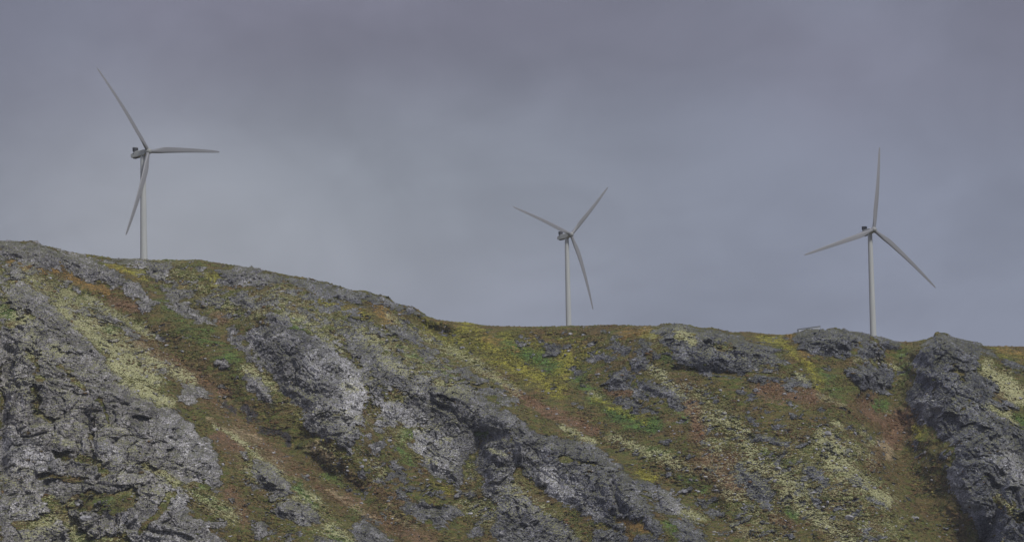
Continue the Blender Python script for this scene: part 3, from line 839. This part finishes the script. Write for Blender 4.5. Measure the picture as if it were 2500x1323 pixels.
rk, li, gr, ye = attr('cover_a'); ru_, or_, ta, pale_sun = attr('cover_b'); fc, co, kk, cr = attr('cover_c')
nz = t.new('ShaderNodeSeparateXYZ'); t.l.new(t.new('ShaderNodeNewGeometry').outputs['Normal'], nz.inputs[0]); nz = nz.outputs[2]
PS = t.mapping(P, rot=(0, .7, 0), scale=(.35, .6, 1.0))          # stretched down the slope
nA_ = t.noise(P, .045, 5, .6, .5); nB_ = t.noise(PS, .35, 5, .65, .3); nC_ = t.noise(P, 1.5, 4, .7); nD_ = t.noise(P, .55, 5, .7, .4); nE_ = t.noise(P, 3.2, 3, .7)
sx = t.new('ShaderNodeSeparateXYZ'); t.l.new(P, sx.inputs[0]); right = t.step(sx.outputs[0], 150, 195)
def streaks(sc, loc=0):
    a = t.noise(t.mapping(P, rot=(0, .72, 0), scale=(.22, .5, 1.0), loc=(loc, 0, 0)), sc, 5, .68, .25)
    b = t.noise(t.mapping(P, rot=(0, 1.35, 0), scale=(.22, .5, 1.0), loc=(loc, 0, 0)), sc, 5, .68, .25)
    m = t.new('ShaderNodeMix'); t.put(m.inputs[0], right); t.put(m.inputs[2], a); t.put(m.inputs[3], b); return m.outputs[0]
nB_ = streaks(.30); nS_ = streaks(1.1, 7)
veg = t.mix(t.step(nA_, .40, .60), (.110, .080, .032), (.104, .104, .028))
veg = t.mix(t.step(nB_, .46, .58, 0, .8), veg, (.088, .112, .022))
veg = t.mix(t.step(nS_, .50, .62, 0, .75), veg, (.130, .076, .034))
veg = t.mix(t.step(nD_, .55, .66, 0, .65), veg, (.205, .170, .050))
dk = t.noise(t.mapping(P, loc=(3, 8, 21)), .28, 6, .72, .5)
def lay(col, fac, c1, c2, gain=1.0):
    g = t.math('ADD', t.math('MULTIPLY', t.math('SUBTRACT', nB_, .5), 1.7), t.math('MULTIPLY', t.math('SUBTRACT', nD_, .5), 1.3))
    g = t.math('ADD', g, t.math('MULTIPLY', t.math('SUBTRACT', nS_, .5), 1.0))
    f = t.step(t.math('ADD', t.math('MULTIPLY', fac, .95 * gain), g), .24, .86, 0, .95)
    f = t.math('MULTIPLY', f, t.step(fac, .03, .3))
    return t.mix(f, col, t.mix(t.step(nC_, .35, .65), c1, c2))
veg = lay(veg, ru_, (.125, .072, .042), (.190, .118, .066))
veg = lay(veg, gr, (.055, .105, .024), (.105, .180, .042))
veg = lay(veg, ye, (.150, .150, .024), (.300, .275, .042))
veg = lay(veg, or_, (.175, .108, .036), (.270, .170, .050))
veg = lay(veg, ta, (.250, .190, .110), (.330, .260, .150))
veg = lay(veg, kk, (.030, .027, .030), (.055, .050, .052), 1.2)
veg = t.mix(t.step(dk, .52, .62, 0, .6), veg, (.042, .046, .018))          # dark crowberry and juniper mats
veg = t.mix(1.0, veg, t.step(nC_, .32, .68, .58, 1.42), 'MULTIPLY')
veg = t.mix(1.0, veg, t.step(nE_, .32, .68, .6, 1.4), 'MULTIPLY')
veg = t.mix(1.0, veg, t.step(nS_, .34, .66, .72, 1.28), 'MULTIPLY')
veg = t.mix(t.step(t.noise(P, 2.3, 2, .6), .66, .74, 0, .55), veg, (.40, .38, .27))      # pale straw and stones between the heather
rockc, nf_, ns_ = rock_color(t, P, fc, co, pale_sun)
# moss and turf on the ledges of the rock
moss = t.step(t.math('ADD', t.math('MULTIPLY', nz, 1.3), t.math('MULTIPLY', t.math('SUBTRACT', nD_, .5), 2.2)), .82, 1.10)
mossc = t.mix(t.step(nC_, .35, .65), (.095, .095, .042), (.200, .205, .105))
rockc = t.mix(t.math('MULTIPLY', moss, .75), rockc, mossc)
rkn = t.math('ADD', t.math('MULTIPLY', t.math('SUBTRACT', nC_, .5), 1.1), t.math('MULTIPLY', t.math('SUBTRACT', nD_, .5), 1.3))
rf = t.step(t.math('ADD', rk, rkn), .34, .58)
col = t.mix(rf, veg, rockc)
# pale reindeer lichen
lf = t.math('ADD', t.math('ADD', t.math('MULTIPLY', li, .82), t.math('MULTIPLY', t.math('SUBTRACT', nD_, .5), 2.2)), t.math('MULTIPLY', t.math('SUBTRACT', nz, .45), .8))
lf = t.math('SUBTRACT', lf, t.math('MULTIPLY', t.math('SUBTRACT', .5, nE_), .8))
lf = t.math('ADD', lf, t.math('MULTIPLY', t.math('SUBTRACT', nS_, .5), 1.3))
lf = t.math('ADD', lf, t.math('MULTIPLY', t.math('SUBTRACT', nC_, .5), 1.9))
lf = t.math('MULTIPLY', t.step(lf, .50, 1.10, 0, .92), t.step(li, .05, .3))
lic = t.mix(t.step(nC_, .33, .67), (.225, .225, .098), (.610, .600, .345))
lic = t.mix(t.step(nS_, .48, .6, 0, .5), lic, (.275, .290, .125))
col = t.mix(lf, col, lic)
hgt = t.math('ADD', t.math('MULTIPLY', nC_, .6), t.math('MULTIPLY', nE_, .45))
vc = t.new('ShaderNodeTexVoronoi', feature='DISTANCE_TO_EDGE'); t.put(vc.inputs['Vector'], t.mapping(P, rot=(0, -.26, 0), scale=(.45, .5, 1.1))); vc.inputs['Scale'].default_value = .55
vc2 = t.new('ShaderNodeTexVoronoi', feature='DISTANCE_TO_EDGE'); t.put(vc2.inputs['Vector'], t.mapping(P, rot=(0, .35, 0), scale=(1.0, .5, .45))); vc2.inputs['Scale'].default_value = .8
crk = t.math('ADD', t.step(vc.outputs[0], 0, .09), t.step(vc2.outputs[0], 0, .07, 0, .7))
hgt = t.math('ADD', hgt, t.math('MULTIPLY', t.math('ADD', t.math('MULTIPLY', ns_, 1.2), t.math('MULTIPLY', crk, .55)), rf))
finish(t, col, .9, hgt, 1.0, 1.0, spec=.15)
hill_me.polygons.foreach_set('use_smooth', np.zeros(len(hill_me.polygons), bool))
hill = link('hills', hill_me, mat=m_hill); hill['kind'] = 'structure'
hill['label'] = 'grey rocky hillside with brown and green heath and pale lichen'

# ---------------------------------------------------------------- sea from the shore below the hill to the horizon
m_sea, t = new_mat('sea_water')
P = t.new('ShaderNodeTexCoord').outputs['Object']
finish(t, (.018, .032, .040), .12, t.noise(P, .35, 5, .6), .35, .7, spec=.5)
me = bpy.data.meshes.new('sea'); me.from_pydata([(-20000, -20000, 0), (20000, -20000, 0), (20000, 1700, 0), (-20000, 1700, 0)], [], [(0, 1, 2, 3)])
sea = link('water', me, mat=m_sea); sea['kind'] = 'structure'; sea['label'] = 'dark sea water at the foot of the hill'

# ---------------------------------------------------------------- mesh builder
class MB:
    def __init__(s): s.v = []; s.f = []; s.sm = []
    def add(s, vs, fs, smooth=False):
        b = len(s.v); s.v += [tuple(map(float, p)) for p in vs]; s.f += [tuple(b + i for i in f) for f in fs]; s.sm += [smooth] * len(fs)
    def loft(s, rings, cap=True, smooth=True):
        n = len(rings[0]); vs = [p for r in rings for p in r]; fs = []
        for k in range(len(rings) - 1):
            for i in range(n):
                j = (i + 1) % n; fs.append((k * n + i, k * n + j, (k + 1) * n + j, (k + 1) * n + i))
        s.add(vs, fs, smooth)
        if cap:
            s.add(rings[0], [tuple(range(n))[::-1]]); s.add(rings[-1], [tuple(range(n))])
    def box(s, c, d, bev=0.0):
        cx, cy, cz = c; hx, hy, hz = [q / 2 for q in d]
        if bev <= 0: bev = 0.001
        prof = [(-hx + bev, -hy), (hx - bev, -hy), (hx, -hy + bev), (hx, hy - bev), (hx - bev, hy), (-hx + bev, hy), (-hx, hy - bev), (-hx, -hy + bev)]
        rings = []
        for zz, k in ((-hz, 1), (-hz + bev, 0), (hz - bev, 0), (hz, 1)):
            fx = (hx - bev * k) / hx; fy = (hy - bev * k) / hy
            rings.append([(cx + px * fx, cy + py * fy, cz + zz) for px, py in prof])
        s.loft(rings, True, False)
    def build(s, name, mat, parent=None, M=None):
        me = bpy.data.meshes.new(name); me.from_pydata(s.v, [], s.f); me.update()
        me.polygons.foreach_set('use_smooth', s.sm)
        o = link(name, me, parent, mat)
        if M is not None: o.matrix_local = M
        return o
def circ(r, n, z, c=(0, 0), axis='z'):
    return [(c[0] + r * cos(2 * pi * i / n), c[1] + r * sin(2 * pi * i / n), z) for i in range(n)]
def empty(name, loc, rz, label, cat, group=None):
    o = bpy.data.objects.new(name, None); S.collection.objects.link(o); o.location = loc; o.rotation_euler = (0, 0, rz)
    o['label'] = label; o['category'] = cat
    if group: o['group'] = group
    return o

# ---------------------------------------------------------------- turbine materials
def paint(name, col, rough, streak=.06):
    m, t = new_mat(name); P = t.new('ShaderNodeTexCoord').outputs['Object']
    n = t.noise(t.mapping(P, scale=(.6, .6, .05)), 1.0, 5, .6); n2 = t.noise(P, .25, 3, .5)
    c = t.mix(t.step(n, .35, .7), col, tuple(q * (1 - streak * 2) for q in col)); c = t.mix(t.step(n2, .4, .6, 0, .5), c, tuple(q * (1 - streak) for q in col))
    finish(t, c, rough, None, spec=.3); return m
M_TOWER = paint('tower_paint', (.44, .46, .455), .55)
M_BLADE = paint('blade_gelcoat', (.20, .205, .215), .45, .04)
M_NAC = paint('nacelle_shell', (.46, .48, .45), .5)
M_HUB = paint('spinner_shell', (.27, .28, .27), .5)
M_DARK = paint('cooler_grille', (.035, .038, .042), .6)
M_STEEL = paint('galvanised_steel', (.25, .26, .27), .5)

def blade_mesh(R=60.0, cone=0.0, bow=1.8):
    b = MB(); rings = []; NS, NA = 40, 20
    rs = np.concatenate([np.linspace(1.3, 14, 14), np.linspace(16.5, 57, 19), [58.2, 59.1, 59.7, 60.0]])
    for r in rs:
        c = np.interp(r, [1.3, 3.2, 6, 10, 13.5, 18, 25, 35, 45, 54, 58, 59.4, 60], [2.4, 2.4, 2.8, 3.7, 4.1, 4.0, 3.55, 3.0, 2.45, 1.85, 1.35, .8, .15])
        th = np.interp(r, [1.3, 3.2, 6, 10, 13.5, 25, 45, 60], [2.3, 2.3, 2.0, 1.5, 1.15, .72, .33, .03])
        rnd = np.clip(1 - (r - 3.0) / 8.0, 0, 1)                   # 1: round root, 0: airfoil
        tw = radians(np.interp(r, [1.3, 6, 14, 25, 40, 60], [14, 14, 10, 5, 2, 0]) + 3)
        c *= 1 - .12 * np.clip((r - 6) / 8, 0, 1)
        lead = np.interp(r, [1.3, 3.2, 13.5, 60], [.5, .5, .33, .36]) * c
        off = bow * sin(pi * min(1, (r / R)) ** 0.9)
        ring = []
        for i in range(NA):
            a = 2 * pi * i / NA
            xe, ye = cos(a) * c / 2, sin(a) * th / 2               # ellipse
            s_ = (1 - cos(a)) / 2                                  # 0 leading edge .. 1 trailing edge
            t_ = 5 * th * (.2969 * math.sqrt(max(s_, 0)) - .126 * s_ - .3516 * s_ ** 2 + .2843 * s_ ** 3 - .1015 * s_ ** 4) * 1.0
            xa, ya = c / 2 - s_ * c, math.copysign(t_, sin(a)) + .25 * th * 4 * s_ * (1 - s_) * .3
            X = xa * (1 - rnd) + xe * rnd - (c / 2 - lead); Y = ya * (1 - rnd) + ye * rnd
            ring.append((X * cos(tw) - Y * sin(tw), X * sin(tw) + Y * cos(tw) - off - r * sin(cone), r * cos(cone)))
        rings.append(ring)
    b.loft(rings, True, True); return b

def turbine(hub_px, hub_py, Y, yaw, tilt, ph, cone, label, blade_labels=None):
    hub = unproj(hub_px, hub_py, Y)
    back = np.array([-sin(yaw), cos(yaw), 0.0]); OV = 4.9
    tx, ty = (hub + back * OV)[:2]
    px, _ = proj((tx, ty, 60.0)); yc = np.interp(px, CREST[:, 0], CREST[:, 1]); Yc = np.interp(px, colx, crest_dist)
    bz = float(plateau_z(np.float64(px), np.float64(ty), np.float64(yc), Yc))
    root = empty('wind_turbine', (tx, ty, bz - .3), yaw, label, 'wind turbine', 'wind turbines along the hilltop')
    H = hub[2] - (bz - .3)                                         # hub height above root
    top = H - 2.05 + OV * sin(tilt) * 0 - .2
    tb = MB(); tb.loft([[p for p in circ(np.interp(k, [0, .06, 1], [2.4, 2.3, 1.55]), 40, k * top)] for k in (0, .06, .2, .4, .6, .8, 1)])
    tower = tb.build('tower', M_TOWER, root)
    for k in (.27, .58):                                           # flange seams
        f = MB(); r = np.interp(k, [.06, 1], [2.3, 1.55]) + .025; f.loft([circ(r, 40, k * top - .12), circ(r, 40, k * top + .12)]); f.build('flange', M_TOWER, tower)
    d = MB(); d.box((1.2, -1.95, 2.4), (.9, .5, 2.1), .03); d.build('door', M_STEEL, tower)
    yb = MB(); yb.loft([circ(1.54, 32, top - .05), circ(1.62, 32, top + .15), circ(1.62, 32, top + .55)]); yb.build('yaw_ring', M_DARK, root)
    # nacelle: along local Y from the rotor (-Y) to the rear (+Y)
    NT_ = radians(4.0); Mn = Matrix.Translation((0, -OV + 0, H)) @ Matrix.Rotation(-NT_, 4, 'X') @ Matrix.Scale(1.12, 4, (0, 1, 0))
    n = MB(); secs = []
    for yy, hw, zb, zt, rr in ((1.35, 1.0, -1.15, 1.05, .85), (1.6, 1.45, -1.6, 1.45, .8), (2.7, 1.62, -1.85, 1.72, .45), (8.0, 1.68, -2.0, 1.78, .35), (9.3, 1.66, -1.95, 1.72, .35), (10.2, 1.64, -1.9, 1.1, .35), (12.6, 1.55, -1.62, 1.0, .4), (13.1, 1.3, -1.2, .8, .5)):
        sec = []
        for cx_, cz_, a0 in ((hw - rr, zt - rr, 0), (-hw + rr, zt - rr, 90), (-hw + rr, zb + rr, 180), (hw - rr, zb + rr, 270)):
            for q in range(5):
                a = radians(a0 + q * 22.5); sec.append((cx_ + rr * cos(a), yy, cz_ + rr * sin(a)))
        secs.append(sec)
    n.loft(secs, True, False); nac = n.build('nacelle', M_NAC, root, Mn)
    bl = MB(); bl.box((0, 9.6, -2.1), (2.3, 4.2, .5), .2); bl.build('belly_pan', M_DARK, nac)
    for xx in (-1.66, 1.66):
        vt = MB(); vt.box((xx, 10.6, .62), (.12, .9, .6), .05); vt.build('vent', M_DARK, nac)
    co_ = MB(); co_.box((0, 10.35, 3.0), (3.3, 1.5, 2.35), .12)
    cooler = co_.build('cooler', M_DARK, nac)
    for xx in (-1.2, 0, 1.2):
        fr = MB(); fr.box((xx, 10.35, 1.45), (.18, 1.2, .9), .02); fr.build('strut', M_STEEL, nac)
    fr = MB(); fr.box((0, 10.35, 4.24), (3.5, 1.7, .12), .02); fr.build('cooler_lid', M_STEEL, nac)
    for xx in (-1.1, 1.1):
        ms = MB(); ms.loft([circ(.06, 8, 4.2, (xx, 10.4)), circ(.05, 8, 5.3, (xx, 10.4))]); ms.build('wind_sensor', M_STEEL, nac)
    ha = MB(); ha.box((0, 5.0, 1.84), (1.6, 1.8, .16), .05); ha.build('roof_hatch', M_NAC, nac)
    # hub with rounded spinner
    Mh = Matrix.Translation((0, -OV, H)) @ Matrix.Rotation(-tilt, 4, 'X')
    h = MB(); prof = [(1.5, 1.25), (1.3, 1.75), (.6, 1.95), (-.3, 1.95), (-1.0, 1.8), (-1.6, 1.45), (-2.0, 1.0), (-2.2, .5), (-2.27, .05)]
    h.loft([[(r * cos(2 * pi * i / 28), yy, r * sin(2 * pi * i / 28)) for i in range(28)][::-1] for yy, r in prof]); hubo = h.build('hub', M_HUB, root, Mh)
    bm = blade_mesh(60.0, cone)
    me = None
    for k in range(3):
        Mb = Mh @ Matrix.Rotation(ph + k * 2 * pi / 3, 4, 'Y')
        if me is None: o = bm.build('blade', M_BLADE, root, Mb); me = o.data
        else:
            o = bpy.data.objects.new('blade', me); S.collection.objects.link(o); o.parent = root; o.matrix_local = Mb
        c = MB(); c.loft([circ(1.24, 28, 1.2), circ(1.24, 28, 2.05), circ(1.17, 28, 2.15)]); c.build('blade_collar', M_HUB, o)
    return root

turbine(362, 370, 1729, .852, .1442, -.6076, .0007, 'tallest pale grey wind turbine, one blade level to the right, leftmost on the hill')
turbine(1394, 573, 2183, .7156, .1403, .8345, .0159, 'smallest pale grey wind turbine, upper blades spread like a V, above the grassy saddle')
turbine(2133, 561, 1939, .4339, .1342, .2020, -.0017, 'pale grey wind turbine with one blade straight up, behind the dark crag at right')

# ---------------------------------------------------------------- low building on the crest
M_WALL = paint('pale_sheet_wall', (.42, .45, .50), .6)
M_ROOF = paint('roof_edge', (.24, .26, .28), .6)
pa_, pb_ = unproj(1950, 815, 1515), unproj(2003, 815, 1515)
wid = float(pb_[0] - pa_[0])
zl, zr = unproj(1950, 803.3, 1515)[2], unproj(2003, 795.8, 1515)[2]; z_base = float(unproj(1976, 830, 1515)[2])
bd = empty('utility_building', (float(pa_[0]), 1515, z_base), 0, 'small pale low building with a slanting flat roof, half hidden behind rock on the crest', 'building')
b = MB(); hl, hr = zl - z_base, zr - z_base
fr = [(0, 0, 0), (wid, 0, 0), (wid, 0, hr), (0, 0, hl)]; bk = [(p[0], 7.0, p[2]) for p in fr]
b.add(fr + bk, [(0, 1, 2, 3), (5, 4, 7, 6), (1, 5, 6, 2), (4, 0, 3, 7), (4, 5, 1, 0), (3, 2, 6, 7)]); wall = b.build('wall', M_WALL, bd)
r_ = MB(); r_.add([(-.25, -.3, hl + .003), (wid + .25, -.3, hr + .003), (wid + .25, 7.3, hr + .003), (-.25, 7.3, hl + .003), (-.25, -.3, hl + .12), (wid + .25, -.3, hr + .12), (wid + .25, 7.3, hr + .12), (-.25, 7.3, hl + .12)],
    [(3, 2, 1, 0), (4, 5, 6, 7), (0, 1, 5, 4), (1, 2, 6, 5), (2, 3, 7, 6), (3, 0, 4, 7)]); r_.build('roof', M_ROOF, bd)
for xx, hh in ((wid + .03, hr), (-.03, hl)):
    cp = MB(); cp.box((xx, -.03, hh / 2), (.12, .12, hh)); cp.build('corner_post', M_ROOF, bd)

# ---------------------------------------------------------------- stones
m_stone, t = new_mat('stone')
P = t.new('ShaderNodeTexCoord').outputs['Object']
oi = t.new('ShaderNodeObjectInfo').outputs['Random']
c_, nf_, ns_ = rock_color(t, P, .35, .5, .1)
nzs = t.new('ShaderNodeSeparateXYZ'); t.l.new(t.new('ShaderNodeNewGeometry').outputs['Normal'], nzs.inputs[0])
lf_ = t.step(t.math('ADD', t.math('MULTIPLY', nzs.outputs[2], .8), t.math('SUBTRACT', t.noise(P, .9, 4, .7), .5)), .55, .9, 0, .7)
finish(t, t.mix(lf_, c_, (.36, .36, .22)), .9, nf_, .2, .8, spec=.15)

gridP = Pall[NP_:]
def ground_at(px, py):
    i = int(np.argmin(abs(colx - px))); j = int(np.clip((py - crest[i]) / (BOT - crest[i]) * (NR - 1), 0, NR - 1))
    return gridP[j, i]
def ico(sub):
    g = (1 + 5 ** .5) / 2
    V = [np.array(p, float) for p in ((-1, g, 0), (1, g, 0), (-1, -g, 0), (1, -g, 0), (0, -1, g), (0, 1, g), (0, -1, -g), (0, 1, -g), (g, 0, -1), (g, 0, 1), (-g, 0, -1), (-g, 0, 1))]
    V = [p / np.linalg.norm(p) for p in V]
    Fc = [(0, 11, 5), (0, 5, 1), (0, 1, 7), (0, 7, 10), (0, 10, 11), (1, 5, 9), (5, 11, 4), (11, 10, 2), (10, 7, 6), (7, 1, 8), (3, 9, 4), (3, 4, 2), (3, 2, 6), (3, 6, 8), (3, 8, 9), (4, 9, 5), (2, 4, 11), (6, 2, 10), (8, 6, 7), (9, 8, 1)]
    for _ in range(sub):
        mid = {}; nf = []
        def m(a, b):
            k = (min(a, b), max(a, b))
            if k not in mid:
                q = V[a] + V[b]; V.append(q / np.linalg.norm(q)); mid[k] = len(V) - 1
            return mid[k]
        for a, b_, c in Fc:
            ab, bc, ca = m(a, b_), m(b_, c), m(c, a); nf += [(a, ab, ca), (b_, bc, ab), (c, ca, bc), (ab, bc, ca)]
        Fc = nf
    return np.array(V), Fc
V3, F3 = ico(3)
def stone_shape(rng, V, cuts=9):
    Q = V.copy()
    for _ in range(cuts):                                           # planes shave the ball into a broken block
        n = rng.normal(size=3); n /= np.linalg.norm(n); d = rng.uniform(.45, .8)
        s = Q @ n - d; Q = Q - np.maximum(s, 0)[:, None] * n
    return Q
BOULD = [
(2073,1266,13,10,'big dark diamond-shaped boulder low on the lichen slope left of the grassy gully'),
(2232,1264,16,5,'long pale flat-topped stone lying alone at the bottom of the grassy gully'),
(2019,1059,10,8,'dark rounded boulder with a pale lichen cap at the top of the lichen patch'),
(2085,1058,9,6,'dark boulder on mossy ground right of the lichen-capped boulder'),
(2035,951,2.6,2,'tiny white stone high on the heather slope below the green hollow'),
(1940,908,4,3,'small grey stone on the yellow-green slope under the right-hand turbine building'),
(2260,1105,5,4,'grey stone in the scree patch in the upper grassy gully'),
(2336,1293,8,3,'flat grey slab on the grass near the foot of the right crag'),
(1897,1144,10,6,'smooth blue-grey boulder at the head of a lichen strip'),
(1745,1300,6,5,'pale upright stone at the edge of the lower centre lichen band'),
(1635,1042,4,3,'small pale stone just below the bright green hollow'),
(1766,1011,8,5,'dark boulder above the winding lichen rib'),
(1749,1061,7,5,'grey boulder on red-brown heather left of the lichen rib'),
(1770,1122,4,3,'small white-topped stone in the dark heather hollow'),
(1843,955,9,7,'grey block standing on the heath under the long dark crag'),
(1813,948,5,4,'small stone beside the grey block on the heath'),
(1545,1181,5,11,'pale upright slab leaning in the cleft of the lower centre cliff'),
(890,1123,6,5,'dark stone sunk in brown grass below the slab with the painted sun patch'),
(924,1100,12,8,'rounded grey boulder on turf below the slab with the painted sun patch'),
(750,1162,7,5,'grey stone at the brow of the brown gully'),
(218,1263,17,8,'big flat grey boulder in the green pocket at lower left'),
(549,890,6,4,'blue-grey boulder alone on the brown upper gully'),
(192,715,6,5,'dark stone on the pale lichen rib at upper left'),
(346,645,5,6,'pale pointed stone standing below the left turbine'),
(1460,915,6,4,'dark stone on the yellow-green bowl left of the outcrops'),
(1393,923,4,3,'small dark stone low in the yellow-green bowl'),
(1236,908,4,3,'dark stone on the yellow slope beneath the saddle'),
(1130,850,7,4,'dark flat stone on the olive slope below the saddle'),
(1290,1290,7,5,'grey block in the turf at the bottom edge near the centre'),
(2380,1148,5,6,'grey stone perched beside the dark cleft of the right crag'),
(1665,1000,4,3,'small grey stone at the right end of the green hollow'),
(2412,950,6,3,'dark slab lying on the pale lichen slope of the right crag'),
]
rng = np.random.default_rng(5)
for px, py, rx, rz, lab in BOULD:
    g = ground_at(px, py); k = g[1] / F_PX
    Q = stone_shape(rng, V3) * np.array([rx * k, max(rx, rz) * k * .8, rz * k])
    Q += (fbm(Q[:, 0] + px, Q[:, 1], Q[:, 2], .7, 3, .6, 5) * .06)[:, None] * V3
    Q[:, 1] -= max(rx, rz) * k * .25
    me = bpy.data.meshes.new('boulder'); me.from_pydata(Q.tolist(), [], F3); me.update()
    o = link('boulder', me, mat=m_stone); o.location = [float(q) for q in g]
    o['label'] = lab; o['category'] = 'boulder'; o['group'] = 'boulders lying on the hillside'

# uncountable small stones strewn over heath and scree
V1, F1_ = ico(1)
dens = (0.10 + 1.6 * Sx + 0.9 * Lx + .35 * smp('R')) * (1 - .6 * rock)
inside = (PX > -100) & (PX < 2600) & (PY < 1345) & (hm > 3)
wts = (dens * inside).ravel().astype(float); wts /= wts.sum()
NSTN = 5200
pick = rng.choice(wts.size, NSTN, p=wts); G = gridP.reshape(-1, 3)[pick]
sizes = np.clip(rng.pareto(2.8, NSTN) * .30 + .18, .16, 1.0)
vs = np.empty((NSTN, len(V1), 3))
for i in range(NSTN):
    Q = stone_shape(rng, V1, 4) * (sizes[i] * rng.uniform(.6, 1.3, 3) * np.array([1.2, 1, .75])); a = rng.uniform(0, 6.28)
    vs[i] = np.stack([Q[:, 0] * cos(a) - Q[:, 1] * sin(a), Q[:, 0] * sin(a) + Q[:, 1] * cos(a), Q[:, 2]], -1) + G[i]
f1 = np.array(F1_, np.int32); fs = (f1[None] + (np.arange(NSTN) * len(V1))[:, None, None]).reshape(-1, 3)
me = bpy.data.meshes.new('scattered_stones'); nv, nf = NSTN * len(V1), len(fs)
me.vertices.add(nv); me.vertices.foreach_set('co', vs.ravel().astype(np.float32)); me.loops.add(nf * 3); me.loops.foreach_set('vertex_index', fs.ravel().astype(np.int32))
me.polygons.add(nf); me.polygons.foreach_set('loop_start', np.arange(0, nf * 3, 3, dtype=np.int32)); me.polygons.foreach_set('loop_total', np.full(nf, 3, np.int32)); me.update(calc_edges=True)
o = link('scattered_stones', me, mat=m_stone); o['kind'] = 'stuff'; o['label'] = 'small grey stones strewn over heath and scree'; o['category'] = 'stones'

# low heather, crowberry and grass tussocks, far too many to count
V0, F0 = ico(0)
dn = fbm(x, y, z, 9.0, 4, .6, 201)
wt = ((1 - rock) * sst(dn + .25 * smp('G') + .2 * smp('R'), -.25, .35) * (1 - .6 * np.clip(Lx, 0, 1)) + .05 * rock * (bM > .4)) * ((PX > -100) & (PX < 2600) & (PY < 1345) & (hm > .4))
wt = wt.ravel().astype(float); wt /= wt.sum()
NT2 = 26000
pick = rng.choice(wt.size, NT2, p=wt); G = gridP.reshape(-1, 3)[pick]
sz = np.clip(rng.pareto(3.0, NT2) * .22 + .22, .2, .95)
vv = V0[None] * (1 + .35 * rng.uniform(-1, 1, (NT2, len(V0), 1))) * (sz[:, None] * np.stack([rng.uniform(.9, 1.7, NT2), rng.uniform(.8, 1.3, NT2), rng.uniform(.45, .9, NT2)], -1))[:, None]
vv = vv + G[:, None] + np.array([0, -.1, .05])
ff = (np.array(F0, np.int32)[None] + (np.arange(NT2) * len(V0))[:, None, None]).reshape(-1, 3)
me = bpy.data.meshes.new('heath_shrubs'); nv, nf = NT2 * len(V0), len(ff)
me.vertices.add(nv); me.vertices.foreach_set('co', vv.ravel().astype(np.float32)); me.loops.add(nf * 3); me.loops.foreach_set('vertex_index', ff.ravel().astype(np.int32))
me.polygons.add(nf); me.polygons.foreach_set('loop_start', np.arange(0, nf * 3, 3, dtype=np.int32)); me.polygons.foreach_set('loop_total', np.full(nf, 3, np.int32)); me.update(calc_edges=True)
pal = np.array([(.105, .078, .034), (.080, .090, .026), (.052, .057, .022), (.125, .078, .036), (.165, .145, .048), (.090, .070, .034)])
pc = pal[rng.integers(0, len(pal), NT2)]
mixin = lambda k, c_, g=1.0: np.clip(smp(k).ravel()[pick] * g * rng.uniform(.4, 1.3, NT2), 0, 1)[:, None] * 1.0
for k_, c_ in (('R', (.160, .088, .044)), ('G', (.075, .125, .030)), ('Y', (.210, .195, .035)), ('O', (.220, .135, .042))):
    m_ = mixin(k_, c_); pc = pc * (1 - m_) + np.array(c_) * m_
pc = pc * rng.uniform(.75, 1.3, (NT2, 1))
colr = np.ones((NT2, len(V0), 4), np.float32); colr[..., :3] = pc[:, None]
at = me.attributes.new('leaf', 'FLOAT_COLOR', 'POINT'); at.data.foreach_set('color', colr.ravel())
m_shrub, t = new_mat('heath_leaves'); P = t.new('ShaderNodeTexCoord').outputs['Object']
a_ = t.new('ShaderNodeAttribute', attribute_name='leaf').outputs['Color']; nq = t.noise(P, 3.5, 3, .7)
finish(t, t.mix(1.0, a_, t.step(nq, .3, .7, .6, 1.4), 'MULTIPLY'), .9, nq, .3, .8, spec=.1)
o = link('heath_shrubs', me, mat=m_shrub); o['kind'] = 'stuff'; o['label'] = 'low brown and olive heather and grass tussocks covering the slopes'; o['category'] = 'heath'

# ---------------------------------------------------------------- damp air between the shore and the hill
HZ = MB(); HZ.box((0, 1800, 205), (5200, 5800, 430)); m_haze = bpy.data.materials.new('haze_air'); m_haze.use_nodes = True; t = NT(m_haze.node_tree)
pv = t.new('ShaderNodeVolumePrincipled'); pv.inputs['Color'].default_value = (.86, .90, 1.0, 1); pv.inputs['Density'].default_value = 0.00004; pv.inputs['Anisotropy'].default_value = 0.0
ho = t.new('ShaderNodeOutputMaterial'); t.l.new(pv.outputs[0], ho.inputs['Volume'])
hz = HZ.build('haze', m_haze); hz['kind'] = 'stuff'; hz['label'] = 'thin pale haze in the air'; hz['category'] = 'haze'
